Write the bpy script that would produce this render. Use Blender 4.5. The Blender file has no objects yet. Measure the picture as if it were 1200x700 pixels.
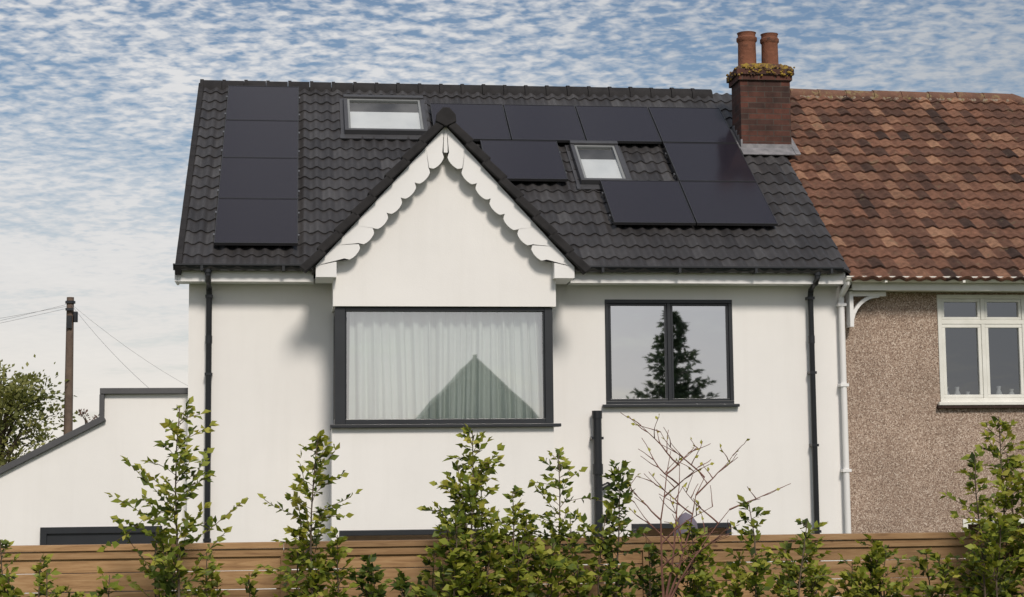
import bpy, bmesh, math, random
import numpy as np
from mathutils import Vector, Matrix, Quaternion
random.seed(7); rng=np.random.default_rng(7)
sc=bpy.context.scene
COL=sc.collection
# ------------------------------------------------------------ helpers
def nd(nt,t,**k):
    n=nt.nodes.new(t)
    for a,b in k.items():
        if a in n.inputs: n.inputs[a].default_value=b
        else: setattr(n,a,b)
    return n
def newmat(name):
    m=bpy.data.materials.new(name); m.use_nodes=True; nt=m.node_tree; nt.nodes.clear()
    o=nt.nodes.new('ShaderNodeOutputMaterial'); p=nt.nodes.new('ShaderNodeBsdfPrincipled')
    nt.links.new(p.outputs[0],o.inputs[0]); return m,nt,p,o
def ramp(nt,stops,fac=None,interp='LINEAR'):
    r=nt.nodes.new('ShaderNodeValToRGB'); e=r.color_ramp.elements; r.color_ramp.interpolation=interp
    while len(e)<len(stops): e.new(.5)
    for i,(p,c) in enumerate(stops):
        e[i].position=p; e[i].color=(*c,1) if len(c)==3 else c
    if fac is not None: nt.links.new(fac,r.inputs[0])
    return r
def noise(nt,scale,detail=4,rough=.55,vec=None,dist=0):
    n=nt.nodes.new('ShaderNodeTexNoise'); n.inputs['Scale'].default_value=scale; n.inputs['Detail'].default_value=detail
    n.inputs['Roughness'].default_value=rough; n.inputs['Distortion'].default_value=dist
    if vec is not None: nt.links.new(vec,n.inputs['Vector'])
    return n
def objco(nt,scale=None):
    t=nt.nodes.new('ShaderNodeTexCoord')
    if scale is None: return t.outputs['Object']
    m=nt.nodes.new('ShaderNodeMapping'); m.inputs['Scale'].default_value=scale
    nt.links.new(t.outputs['Object'],m.inputs[0]); return m.outputs[0]
def bump(nt,p,h,strength=.3,dist=.01):
    b=nt.nodes.new('ShaderNodeBump'); b.inputs['Strength'].default_value=strength; b.inputs['Distance'].default_value=dist
    nt.links.new(h,b.inputs['Height']); nt.links.new(b.outputs[0],p.inputs['Normal']); return b
def simple(name,c1,c2=None,rough=.5,scale=3,bs=0,bscale=60,metal=0,spec=.5,detail=5):
    m,nt,p,o=newmat(name); p.inputs['Roughness'].default_value=rough; p.inputs['Metallic'].default_value=metal
    p.inputs['Specular IOR Level'].default_value=spec
    co=objco(nt)
    if c2 is None: c2=tuple(x*.85 for x in c1)
    n=noise(nt,scale,detail,.6,co); r=ramp(nt,[(.3,c2),(.7,c1)],n.outputs[0]); nt.links.new(r.outputs[0],p.inputs['Base Color'])
    if bs: bump(nt,p,noise(nt,bscale,4,.6,co).outputs[0],bs)
    return m
def mix(nt,fac,a,b,mode='MIX'):
    m=nt.nodes.new('ShaderNodeMix'); m.data_type='RGBA'; m.blend_type=mode
    for s,v in ((0,fac),(6,a),(7,b)):
        if hasattr(v,'links') : nt.links.new(v,m.inputs[s])
        else: m.inputs[s].default_value=v if s==0 else (*v,1)
    return m.outputs[2]
def math_(nt,op,a,b=None,clamp=False):
    m=nt.nodes.new('ShaderNodeMath'); m.operation=op; m.use_clamp=clamp
    for i,v in enumerate((a,b)):
        if v is None: continue
        if hasattr(v,'links'): nt.links.new(v,m.inputs[i])
        else: m.inputs[i].default_value=v
    return m.outputs[0]
def maprange(nt,v,a,b,c=0.0,d=1.0):
    m=nt.nodes.new('ShaderNodeMapRange'); nt.links.new(v,m.inputs[0])
    for i,q in zip((1,2,3,4),(a,b,c,d)): m.inputs[i].default_value=q
    return m.outputs[0]
def empty(name):
    e=bpy.data.objects.new(name,None); COL.objects.link(e); e.empty_display_size=.3; return e
def mk(name,verts,faces,mat,parent=None,smooth=False):
    me=bpy.data.meshes.new(name); me.from_pydata([tuple(v) for v in verts],[],faces); me.update()
    o=bpy.data.objects.new(name,me); COL.objects.link(o)
    if mat: me.materials.append(mat)
    if parent: o.parent=parent
    if smooth: me.polygons.foreach_set('use_smooth',[True]*len(me.polygons))
    return o
class MB:
    def __init__(s): s.v=[];s.f=[]
    def box(s,x0,x1,y0,y1,z0,z1,M=None):
        b=len(s.v)
        P=[(x0,y0,z0),(x1,y0,z0),(x1,y1,z0),(x0,y1,z0),(x0,y0,z1),(x1,y0,z1),(x1,y1,z1),(x0,y1,z1)]
        if M: P=[M(*p) for p in P]
        s.v+=P; s.f+=[tuple(b+i for i in q) for q in ((0,3,2,1),(4,5,6,7),(0,1,5,4),(1,2,6,5),(2,3,7,6),(3,0,4,7))]
    def prism(s,poly,y0,y1):  # poly in xz
        b=len(s.v); n=len(poly)
        s.v+=[(x,y0,z) for x,z in poly]+[(x,y1,z) for x,z in poly]
        s.f+=[tuple(b+i for i in range(n)),tuple(b+n+i for i in reversed(range(n)))]
        s.f+=[(b+i,b+n+i,b+n+(i+1)%n,b+(i+1)%n) for i in range(n)]
    def tube(s,pts,rad,seg=12,cap=True):
        b=len(s.v); n=len(pts)
        if not hasattr(rad,'__len__'): rad=[rad]*n
        pts=[Vector(p) for p in pts]
        for i,p in enumerate(pts):
            d=(pts[min(i+1,n-1)]-pts[max(i-1,0)]).normalized()
            a=d.cross(Vector((0,1,0)) if abs(d.y)<.9 else Vector((1,0,0))).normalized(); c=d.cross(a)
            for k in range(seg):
                t=2*math.pi*k/seg; s.v.append(tuple(p+(a*math.cos(t)+c*math.sin(t))*rad[i]))
        for i in range(n-1):
            for k in range(seg):
                k2=(k+1)%seg; s.f.append((b+i*seg+k,b+i*seg+k2,b+(i+1)*seg+k2,b+(i+1)*seg+k))
        if cap: s.f+=[tuple(b+k for k in reversed(range(seg))),tuple(b+(n-1)*seg+k for k in range(seg))]
    def lathe(s,cx,cy,prof,seg=24):
        b=len(s.v)
        for r,z in prof:
            for k in range(seg):
                t=2*math.pi*k/seg; s.v.append((cx+r*math.cos(t),cy+r*math.sin(t),z))
        for i in range(len(prof)-1):
            for k in range(seg):
                k2=(k+1)%seg; s.f.append((b+i*seg+k,b+i*seg+k2,b+(i+1)*seg+k2,b+(i+1)*seg+k))
    def obj(s,name,mat,parent=None,smooth=False,bevel=0):
        o=mk(name,s.v,s.f,mat,parent,smooth)
        if bevel:
            m=o.modifiers.new('b','BEVEL'); m.width=bevel; m.segments=2; m.limit_method='ANGLE'
        if smooth:
            o.data.set_sharp_from_angle(angle=math.radians(40))
        return o
def wall_holes(mb,x0,x1,z0,z1,holes,yf,th):
    xs=sorted({x0,x1,*[h[0] for h in holes],*[h[1] for h in holes]}); zs=sorted({z0,z1,*[h[2] for h in holes],*[h[3] for h in holes]})
    def solid(i,j):
        if i<0 or j<0 or i>=len(xs)-1 or j>=len(zs)-1: return False
        cx=(xs[i]+xs[i+1])/2; cz=(zs[j]+zs[j+1])/2
        return not any(h[0]<cx<h[1] and h[2]<cz<h[3] for h in holes)
    yb=yf+th
    def q(*P):
        b=len(mb.v); mb.v+=list(P); mb.f.append((b,b+1,b+2,b+3))
    for i in range(len(xs)-1):
        for j in range(len(zs)-1):
            if not solid(i,j): continue
            a,b,c,d=xs[i],xs[i+1],zs[j],zs[j+1]
            q((a,yf,c),(b,yf,c),(b,yf,d),(a,yf,d)); q((a,yb,c),(a,yb,d),(b,yb,d),(b,yb,c))
            if not solid(i-1,j): q((a,yf,c),(a,yf,d),(a,yb,d),(a,yb,c))
            if not solid(i+1,j): q((b,yf,c),(b,yb,c),(b,yb,d),(b,yf,d))
            if not solid(i,j-1): q((a,yf,c),(a,yb,c),(b,yb,c),(b,yf,c))
            if not solid(i,j+1): q((a,yf,d),(b,yf,d),(b,yb,d),(a,yb,d))
# ------------------------------------------------------------ materials
def m_render(name,base,stain):
    m,nt,p,o=newmat(name); co=objco(nt); p.inputs['Roughness'].default_value=.85; p.inputs['Specular IOR Level'].default_value=.2
    n=noise(nt,.9,6,.6,co); n2=noise(nt,1,5,.6,objco(nt,(6,6,.5)))
    c=ramp(nt,[(.3,tuple(x*.955 for x in base)),(.65,base)],n.outputs[0]).outputs[0]
    f=ramp(nt,[(.5,(0,0,0)),(.8,(1,1,1))],n2.outputs[0]).outputs[0]
    c=mix(nt,math_(nt,'MULTIPLY',f,.10),c,stain)
    nt.links.new(c,p.inputs['Base Color'])
    h=math_(nt,'ADD',noise(nt,90,3,.7,co).outputs[0],math_(nt,'MULTIPLY',noise(nt,2.5,3,.5,co).outputs[0],2.5))
    bump(nt,p,h,.25,.006); return m
M_WALL=m_render('white_render',(.84,.822,.80),(.55,.52,.48))
M_WHITE=simple('white_upvc',(.84,.83,.82),(.80,.79,.78),rough=.35,scale=2)
M_CREAM=simple('cream_paint',(.80,.79,.74),(.70,.69,.63),rough=.4,scale=5)
M_BLACK=simple('black_pvc',(.018,.02,.024),(.012,.013,.016),rough=.35)
M_FRAME=simple('anthracite_frame',(.022,.025,.030),(.016,.018,.022),rough=.4)
M_DARK=simple('interior_dark',(.06,.055,.05),rough=.9)
M_ROOM=simple('interior_plaster',(.35,.34,.33),rough=.9)
M_LEAD=simple('lead_flashing',(.27,.26,.27),(.13,.13,.14),rough=.6,scale=9,bs=.3,bscale=20)
M_GREYF=simple('rooflight_cladding',(.07,.07,.075),(.05,.05,.055),rough=.4)
M_COPING=simple('grey_coping',(.09,.09,.095),(.06,.06,.065),rough=.6)
M_BLIND=simple('blind_fabric',(.62,.62,.62),(.55,.56,.57),rough=.8)
M_RIDGE=simple('ridge_concrete',(.034,.032,.033),(.020,.019,.020),rough=.8,scale=6,spec=.2)
def m_tile(name,stops,rough,lichen=None,spec=.5,grain=.35):
    m,nt,p,o=newmat(name); co=objco(nt); at=nt.nodes.new('ShaderNodeAttribute'); at.attribute_name='tint'
    c=ramp(nt,stops,at.outputs['Fac']).outputs[0]
    n=noise(nt,14,6,.65,co); g=ramp(nt,[(.25,(1-grain,)*3),(.75,(1+grain,)*3)],n.outputs[0]).outputs[0]
    c=mix(nt,1.0,c,g,'MULTIPLY')
    n3=noise(nt,.7,4,.6,co); c=mix(nt,math_(nt,'MULTIPLY',ramp(nt,[(.42,(0,0,0)),(.68,(1,1,1))],n3.outputs[0]).outputs[0],.35),c,tuple(x*.7 for x in stops[0][1]))
    if lichen:
        n2=noise(nt,9,6,.7,co); f=ramp(nt,[(.58,(0,0,0)),(.66,(1,1,1))],n2.outputs[0]).outputs[0]
        c=mix(nt,math_(nt,'MULTIPLY',f,.5),c,lichen)
    nt.links.new(c,p.inputs['Base Color']); p.inputs['Roughness'].default_value=rough; p.inputs['Specular IOR Level'].default_value=spec
    bump(nt,p,noise(nt,120,3,.6,co).outputs[0],.25,.004); return m
M_TILE=m_tile('grey_concrete_tile',[(0,(.032,.030,.031)),(.6,(.049,.046,.047)),(1,(.074,.071,.072))],.46,grain=.2,spec=.4)
M_CLAY=m_tile('weathered_clay_tile',[(0,(.045,.028,.023)),(.3,(.105,.054,.038)),(.7,(.185,.090,.058)),(1,(.29,.160,.10))],.85,lichen=(.15,.12,.075),spec=.2,grain=.5)
M_PANEL,nt,p,o=newmat('solar_cell_glass')
w=nt.nodes.new('ShaderNodeTexWave'); w.inputs['Scale'].default_value=16; w.bands_direction='X'; nt.links.new(objco(nt),w.inputs[0])
c=ramp(nt,[(0,(.020,.017,.024)),(.93,(.015,.013,.019)),(1,(.030,.027,.036))],w.outputs[0]); nt.links.new(c.outputs[0],p.inputs['Base Color'])
p.inputs['Roughness'].default_value=.16; p.inputs['Specular IOR Level'].default_value=.45
M_PFRAME=simple('panel_frame',(.035,.035,.038),rough=.35)
def m_glass(name,fac,tint,fres=.5):
    m=bpy.data.materials.new(name); m.use_nodes=True; nt=m.node_tree; nt.nodes.clear()
    o=nt.nodes.new('ShaderNodeOutputMaterial'); t=nd(nt,'ShaderNodeBsdfTransparent'); t.inputs[0].default_value=(*tint,1)
    g=nt.nodes.new('ShaderNodeBsdfGlossy'); g.inputs['Roughness'].default_value=.015; g.inputs[0].default_value=(.95,.96,1,1)
    b=nt.nodes.new('ShaderNodeBump'); b.inputs['Strength'].default_value=.04; b.inputs['Distance'].default_value=.02
    n=noise(nt,1.6,1,.4,objco(nt)); nt.links.new(n.outputs[0],b.inputs['Height']); nt.links.new(b.outputs[0],g.inputs['Normal'])
    lw=nt.nodes.new('ShaderNodeLayerWeight'); lw.inputs[0].default_value=.3
    f=math_(nt,'ADD',math_(nt,'MULTIPLY',lw.outputs['Fresnel'],fres),fac,True)
    mx=nt.nodes.new('ShaderNodeMixShader'); nt.links.new(f,mx.inputs[0]); nt.links.new(t.outputs[0],mx.inputs[1]); nt.links.new(g.outputs[0],mx.inputs[2])
    nt.links.new(mx.outputs[0],o.inputs[0]); return m
M_GLASS=m_glass('window_glass',.66,(.8,.83,.83)); M_GLASSB=m_glass('bay_glass',.40,(.93,.97,.95),.3); M_GLASSN=m_glass('old_window_glass',.22,(.7,.72,.72),.3); M_GLASSV=m_glass('rooflight_glass',.12,(.95,.97,.97),.3)
# net curtain
M_NET=bpy.data.materials.new('net_curtain'); M_NET.use_nodes=True; nt=M_NET.node_tree; nt.nodes.clear()
o=nt.nodes.new('ShaderNodeOutputMaterial'); d=nt.nodes.new('ShaderNodeBsdfDiffuse'); d.inputs[0].default_value=(.86,.90,.88,1)
t=nt.nodes.new('ShaderNodeBsdfTranslucent'); t.inputs[0].default_value=(.8,.83,.8,1); tr=nt.nodes.new('ShaderNodeBsdfTransparent')
m1=nt.nodes.new('ShaderNodeMixShader'); m1.inputs[0].default_value=.12; m2=nt.nodes.new('ShaderNodeMixShader'); m2.inputs[0].default_value=.08
nt.links.new(d.outputs[0],m1.inputs[1]); nt.links.new(t.outputs[0],m1.inputs[2]); nt.links.new(m1.outputs[0],m2.inputs[1]); nt.links.new(tr.outputs[0],m2.inputs[2]); nt.links.new(m2.outputs[0],o.inputs[0])
# pebbledash
M_PEB,nt,p,o=newmat('pebbledash'); co=objco(nt)
v=nt.nodes.new('ShaderNodeTexVoronoi'); v.inputs['Scale'].default_value=85; nt.links.new(co,v.inputs[0])
bw=nt.nodes.new('ShaderNodeRGBToBW'); nt.links.new(v.outputs['Color'],bw.inputs[0])
c=ramp(nt,[(.12,(.17,.115,.085)),(.4,(.33,.24,.185)),(.65,(.43,.325,.255)),(.9,(.66,.56,.47))],bw.outputs[0]).outputs[0]
n=noise(nt,1.2,5,.6,co); c=mix(nt,1.0,c,ramp(nt,[(.3,(.82,)*3),(.7,(1.1,)*3)],n.outputs[0]).outputs[0],'MULTIPLY')
nt.links.new(c,p.inputs['Base Color']); p.inputs['Roughness'].default_value=.9; p.inputs['Specular IOR Level'].default_value=.2
bump(nt,p,v.outputs['Distance'],.4,.008)
# brick
M_BRICK,nt,p,o=newmat('chimney_brick')
co=objco(nt); sx=nt.nodes.new('ShaderNodeSeparateXYZ'); nt.links.new(co,sx.inputs[0]); cx=nt.nodes.new('ShaderNodeCombineXYZ')
nt.links.new(math_(nt,'ADD',sx.outputs[0],sx.outputs[1]),cx.inputs[0]); nt.links.new(sx.outputs[2],cx.inputs[1])
b=nt.nodes.new('ShaderNodeTexBrick'); nt.links.new(cx.outputs[0],b.inputs['Vector']); b.inputs['Scale'].default_value=1
b.inputs['Brick Width'].default_value=.225; b.inputs['Row Height'].default_value=.075; b.inputs['Mortar Size'].default_value=.006; b.inputs['Bias'].default_value=0
b.inputs['Color1'].default_value=(.12,.042,.028,1); b.inputs['Color2'].default_value=(.048,.023,.018,1); b.inputs['Mortar'].default_value=(.075,.056,.045,1)
n=noise(nt,5,6,.7,co); c=mix(nt,1.0,b.outputs['Color'],ramp(nt,[(.3,(.45,)*3),(.7,(1.25,)*3)],n.outputs[0]).outputs[0],'MULTIPLY')
nt.links.new(c,p.inputs['Base Color']); p.inputs['Roughness'].default_value=.9; bump(nt,p,math_(nt,'SUBTRACT',1.0,b.outputs['Fac']),.5,.008)
def mossy(name,a,bc,moss,lo=.5,hi=.6):
    m,nt,p,o=newmat(name); co=objco(nt); n=noise(nt,9,6,.7,co); n2=noise(nt,6,5,.7,co)
    c=ramp(nt,[(.3,a),(.7,bc)],n2.outputs[0]).outputs[0]; f=ramp(nt,[(lo,(0,0,0)),(hi,(1,1,1))],n.outputs[0]).outputs[0]
    c=mix(nt,f,c,moss); nt.links.new(c,p.inputs['Base Color']); p.inputs['Roughness'].default_value=.95; bump(nt,p,n.outputs[0],.8,.03); return m
M_CAP=mossy('mossy_capping',(.06,.03,.02),(.12,.06,.04),(.30,.20,.03),.47,.56)
M_MORTAR=mossy('mossy_mortar',(.22,.16,.12),(.32,.26,.20),(.22,.17,.04),.5,.62)
M_POT=mossy('terracotta_pot',(.15,.058,.033),(.25,.10,.056),(.08,.042,.03),.55,.7)
M_RIDGEC=mossy('clay_ridge',(.11,.058,.042),(.21,.105,.068),(.24,.18,.09),.53,.64)
# wood
M_WOOD,nt,p,o=newmat('fence_timber'); co=objco(nt,(1.2,8,14)); n=noise(nt,3,7,.65,co,.6)
at=nt.nodes.new('ShaderNodeAttribute'); at.attribute_name='tint'
c=ramp(nt,[(.25,(.19,.102,.046)),(.5,(.36,.215,.105)),(.75,(.46,.305,.17))],n.outputs[0]).outputs[0]
c=mix(nt,1.0,c,ramp(nt,[(0,(.68,.66,.62)),(1,(1.15,1.12,1.06))],at.outputs['Fac']).outputs[0],'MULTIPLY')
kn=noise(nt,7,2,.5,objco(nt,(1,1,2.2))); c=mix(nt,math_(nt,'MULTIPLY',ramp(nt,[(.68,(0,0,0)),(.74,(1,1,1))],kn.outputs[0]).outputs[0],.8),c,(.10,.045,.022))
nt.links.new(c,p.inputs['Base Color']); p.inputs['Roughness'].default_value=.75; bump(nt,p,n.outputs[0],.3,.006)
M_POLE=simple('weathered_pole',(.17,.12,.09),(.10,.07,.055),rough=.9,scale=6,bs=.4)
M_BARK=simple('bark',(.14,.10,.07),(.07,.05,.035),rough=.9,scale=20)
M_REDTWIG=simple('red_twig',(.22,.10,.075),(.14,.065,.05),rough=.8,scale=20)
def m_leaf(name,stops,transl=.35):
    m=bpy.data.materials.new(name); m.use_nodes=True; nt=m.node_tree; nt.nodes.clear()
    o=nt.nodes.new('ShaderNodeOutputMaterial'); p=nt.nodes.new('ShaderNodeBsdfPrincipled'); t=nt.nodes.new('ShaderNodeBsdfTranslucent')
    at=nt.nodes.new('ShaderNodeAttribute'); at.attribute_name='tint'
    r=ramp(nt,stops,at.outputs['Fac']); nt.links.new(r.outputs[0],p.inputs['Base Color']); p.inputs['Roughness'].default_value=.5; p.inputs['Specular IOR Level'].default_value=.3
    c2=mix(nt,1.0,r.outputs[0],(1.5,1.4,.7),'MULTIPLY'); nt.links.new(c2,t.inputs[0])
    mx=nt.nodes.new('ShaderNodeMixShader'); mx.inputs[0].default_value=transl; nt.links.new(p.outputs[0],mx.inputs[1]); nt.links.new(t.outputs[0],mx.inputs[2]); nt.links.new(mx.outputs[0],o.inputs[0]); return m
M_LEAF=m_leaf('hornbeam_leaf',[(0,(.035,.055,.010)),(.3,(.105,.15,.020)),(.65,(.26,.30,.042)),(1,(.47,.43,.09))])
M_LEAFD=m_leaf('dark_leaf',[(0,(.022,.040,.010)),(.5,(.080,.125,.022)),(1,(.25,.28,.05))])
M_CONIF=m_leaf('conifer_needles',[(0,(.045,.08,.045)),(1,(.14,.20,.11))],.1)
M_TREEF=m_leaf('far_tree_leaf',[(0,(.08,.10,.03)),(.6,(.20,.21,.065)),(1,(.32,.31,.11))])
M_GRASS=simple('grass',(.075,.10,.03),(.04,.06,.018),rough=.95,scale=4,bs=.5,bscale=30)
# ------------------------------------------------------------ roof frame
TH=.636; ZG=4.948; CT,ST=math.cos(TH),math.sin(TH)
def RP(zg=ZG):
    return lambda X,s,n:(X,-.35+s*CT-n*ST, zg+s*ST+n*CT)
def tile_roof(name,x0,x1,s0,s1,wave,rows,amp,lift,zg,mat,parent,clip=None,jit=0,seg=8,mean=.5,sd=.22,back=None):
    ncol=int(round((x1-x0)/wave)); wv=(x1-x0)/ncol; N=ncol*seg+1
    xs=np.linspace(x0,x1,N); t=(np.arange(N)%seg)/seg
    ph=np.cos(2*np.pi*(t-.5)); prof=amp*np.power(.5+.5*ph,1.25)
    colid=np.minimum(np.arange(N)//seg,ncol-1)
    V=[];T=[];Fc=[]
    ds=(s1-s0)/rows
    for i in range(rows):
        sA=s0+i*ds; sB=sA+ds
        j=rng.normal(0,jit,ncol)[colid]; js=rng.normal(0,jit*1.2,ncol)[colid]
        tint=np.clip(rng.normal(mean,sd,ncol),0,1)[colid]
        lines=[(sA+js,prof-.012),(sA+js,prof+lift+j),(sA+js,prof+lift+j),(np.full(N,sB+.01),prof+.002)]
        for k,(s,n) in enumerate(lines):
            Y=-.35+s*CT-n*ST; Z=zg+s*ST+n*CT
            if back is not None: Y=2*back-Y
            V.append(np.stack([xs,Y,Z],1)); T.append(tint*(.55 if k==0 else 1))  # foot of each lip tinted darker: shading painted into the tile colour
        b=i*4*N
        for a in (0,2):
            for c in range(N-1):
                if clip and not clip((xs[c]+xs[c+1])/2,(sA+sB)/2): continue
                q=(b+a*N+c,b+a*N+c+1,b+(a+1)*N+c+1,b+(a+1)*N+c)
                Fc.append(q if back is None else q[::-1])
    V=np.concatenate(V); o=mk(name,V.tolist(),Fc,mat,parent,True)
    at=o.data.attributes.new('tint','FLOAT','POINT'); at.data.foreach_set('value',np.concatenate(T).astype(np.float32)); return o
# ============================================================ MAIN HOUSE
H=empty('white_rendered_house')
XL,XR=-3.73,3.90; RX0,RX1=-3.84,3.89; SR=5.03
YR=-.35+SR*CT; ZR=ZG+SR*ST
WIN=(1.047,2.567,3.40,4.63)
GW=(1.32,2.50,.9,2.03)
mb=MB()
wall_holes(mb,XL,XR,0,4.86,[WIN,GW,(-1.95,.2,3.0,4.55)],0,.3)
mb.box(XL,XL+.3,.302,7.4,0,4.86); mb.box(XR-.3,XR-.002,.302,7.4,0,4.86); mb.box(XL,XR-.002,7.402,7.7,0,4.86)
o=mb.obj('walls',M_WALL,H)
g=MB(); b=0
gv=[(XL+.01,-.05,4.85),(XL+.01,2*YR+.05,4.85),(XL+.01,YR,ZR-.13)]
g.v=gv+[(x+.28,y,z) for x,y,z in gv]; g.f=[(0,2,1),(3,4,5),(0,1,4,3),(1,2,5,4),(2,0,3,5)]
g.obj('side_gable',M_WALL,H)
r=MB(); r.box(-3.4,3.55,.35,4.0,2.45,2.55); r.box(-3.4,3.55,.31,4,4.88,4.9); r.box(-3.4,3.55,4.0,4.1,2.5,4.9); r.box(.55,.65,.32,4,2.5,4.9)
r.obj('rooms',M_ROOM,H)
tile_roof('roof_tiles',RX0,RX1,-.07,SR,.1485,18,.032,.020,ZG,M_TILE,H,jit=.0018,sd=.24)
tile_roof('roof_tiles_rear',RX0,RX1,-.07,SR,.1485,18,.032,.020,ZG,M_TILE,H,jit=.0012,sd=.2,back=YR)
u=MB(); R0=RP()
u.v=[R0(RX0+.02,-.02,-.02),R0(RX1,-.02,-.02),(RX1,YR,ZR-.02),(RX0+.02,YR,ZR-.02),(RX1,2*YR+.33,ZG-.02),(RX0+.02,2*YR+.33,ZG-.02)]
u.f=[(0,1,2,3),(3,2,4,5)]; u.obj('roof_underlay',M_BLACK,H)
rd=MB()
n=24; L=(RX1-.6-RX0)/n
for i in range(n):
    x0=RX0+i*L; j=random.uniform(-.004,.004)
    for a,bb,e in ((x0,x0+.045,.012),(x0+.045,x0+L-.006,0)):
        k=len(rd.v); Sg=9; rr=.135+e
        for x in (a,bb):
            for q in range(Sg+1):
                t=math.pi*(-.06+1.12*q/Sg); rd.v.append((x,YR-rr*math.cos(t),ZR-.055+j+rr*math.sin(t)))
        rd.f+=[(k+q,k+q+1,k+Sg+2+q,k+Sg+1+q) for q in range(Sg)]+[tuple(k+q for q in range(Sg+1)),tuple(k+Sg+1+q for q in reversed(range(Sg+1)))]
rd.obj('ridge_tiles',M_RIDGE,H,smooth=True)
vg=MB(); R=RP()
for i in range(18):
    a=-.07+i*(SR+.05)/18; vg.box(RX0-.02,RX0+.05,a,a+.285,-.07,.050+.004*(i%2),R)
vg.obj('verge',M_RIDGE,H,bevel=.006)
f=MB()
for a,bb in ((RX0,-2.33),(.60,3.86)):
    f.box(a,bb,-.30,-.275,4.79,4.955); f.box(a,bb,-.275,-.002,4.792,4.81)
f.box(RX0-.03,RX0-.005,-.302,.1,4.79,4.93)
f.obj('fascia_and_soffit',M_WHITE,H)
gt=MB()
for a,bb in ((RX0-.04,-2.36),(.64,3.80)):
    k=len(gt.v); S=12
    for x in (a,bb):
        for j in range(S+1):
            t=math.pi+math.pi*j/S; gt.v.append((x,-.372+.062*math.cos(t),4.965+.062*math.sin(t)))
    gt.f+=[(k+j,k+j+1,k+S+2+j,k+S+1+j) for j in range(S)]+[tuple(k+j for j in range(S+1)),tuple(k+S+1+j for j in range(S+1))]
    gt.box(a,bb,-.445,-.432,4.955,4.972)
    x=a+.3
    while x<bb: gt.box(x,x+.03,-.440,-.302,4.899,4.974); x+=.9
gt.obj('gutter',M_BLACK,H,smooth=True)
dp=MB()
for x in (-3.5,3.5):
    dp.tube([(x,-.372,4.93),(x,-.372,4.86),(x,-.30,4.80),(x,-.10,4.74),(x,-.075,4.66),(x,-.075,.1)],.034)
    for z in (4.63,3.75,2.9,1.9): dp.box(x-.042,x+.042,-.112,-.002,z,z+.03)
    dp.tube([(x,-.075,4.2),(x,-.075,4.11)],.039); dp.tube([(x,-.372,4.96),(x,-.372,4.88)],.045)
dp.obj('downpipes',M_BLACK,H,smooth=True)
sp=MB(); sp.tube([(.92,-.10,3.32),(.92,-.10,.1)],.052,16); sp.tube([(.92,-.10,3.33),(.92,-.10,3.24)],.06,16); sp.tube([(.92,-.10,2.72),(.92,-.10,2.60)],.062,16)
sp.tube([(.92,-.10,2.42),(1.02,-.08,2.47),(1.05,0,2.48)],.035)
sp.box(.85,.99,-.12,-.002,3.0,3.03); sp.obj('soil_pipe',M_BLACK,H,smooth=True)
# ---- windows
def frame(mb,x0,x1,z0,z1,y0,y1,w): 
    mb.box(x0,x1,y0,y1,z0,z0+w); mb.box(x0,x1,y0,y1,z1-w,z1); mb.box(x0,x0+w,y0,y1,z0+w,z1-w); mb.box(x1-w,x1,y0,y1,z0+w,z1-w)
w1=MB(); x0,x1,z0,z1=WIN
frame(w1,x0,x1,z0,z1,-.012,.07,.045); xm=(x0+x1)/2
w1.box(xm-.022,xm+.022,-.010,.068,z0+.045,z1-.045)
frame(w1,x0+.047,xm-.024,z0+.047,z1-.047,.0,.06,.024); frame(w1,xm+.024,x1-.047,z0+.047,z1-.047,.0,.06,.024)
w1.box(x0-.05,x1+.05,-.07,-.0125,z0-.03,z0+.004)
frame(w1,*GW,-.01,.06,.06); w1.box(1.88,1.94,-.008,.058,.96,1.97)
w1.obj('casement_frames',M_FRAME,H,bevel=.004)
gl=MB()
for a,bb,c,d in ((x0+.065,xm-.045,z0+.065,z1-.065),(xm+.045,x1-.065,z0+.065,z1-.065),(1.37,2.45,.95,1.98)):
    gl.v+=[(a,.025,c),(bb,.025,c),(bb,.025,d),(a,.025,d)]; k=len(gl.v)-4; gl.f.append((k,k+1,k+2,k+3))
gl.obj('casement_glass',M_GLASS,H)
# ============ gabled bay
BX0,BX1=-2.12,.36; GX=-.88; GM=1.1; GZ=6.47
b=MB()
pt=[(BX0,4.47),(BX1,4.47),(BX1,GZ-GM*(BX1-GX)-.03),(GX,GZ-.06),(BX0,GZ-GM*(GX-BX0)-.03)]
b.prism(pt,-.75,-.55)
b.box(BX0,BX0+.12,-.549,-.001,4.47,4.93); b.box(BX1-.12,BX1,-.549,-.001,4.47,4.93)
b.box(BX0+.121,BX1-.121,-.549,-.001,4.50,4.55)
b.obj('gable_wall',M_WALL,H)
b=MB(); wall_holes(b,-2.13,.325,0,3.13,[(-2.05,-.5,.9,2.02)],-.70,.12)
b.box(-2.13,-2.01,-.579,-.001,0,3.128); b.box(.205,.325,-.579,-.001,0,3.128); b.box(-2.0,.2,-.575,.2,2.98,3.06)
b.obj('bay_wall',M_WALL,H)
b=MB()
b.box(-2.10,-1.985,-.71,-.58,3.17,4.462); b.box(.235,.325,-.71,-.58,3.17,4.462)
b.box(-1.985,.235,-.705,-.60,4.42,4.462); b.box(-1.985,.235,-.705,-.60,3.17,3.225)
b.box(-2.15,.40,-.77,-.57,3.132,3.168)
b.box(-1.984,-1.97,-.69,-.62,3.226,4.419);b.box(.22,.234,-.69,-.62,3.226,4.419)
for xx in (-2.10,.265):
    b.box(xx,xx+.06,-.579,-.002,3.17,3.24); b.box(xx,xx+.06,-.579,-.002,4.40,4.462); b.box(xx,xx+.06,-.08,-.002,3.24,4.40)
b.box(-2.14,-2.08,-.569,-.002,3.132,3.166); b.box(.26,.37,-.569,-.002,3.132,3.166)
frame(b,-2.05,-.5,.9,2.02,-.71,-.63,.06)
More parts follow.
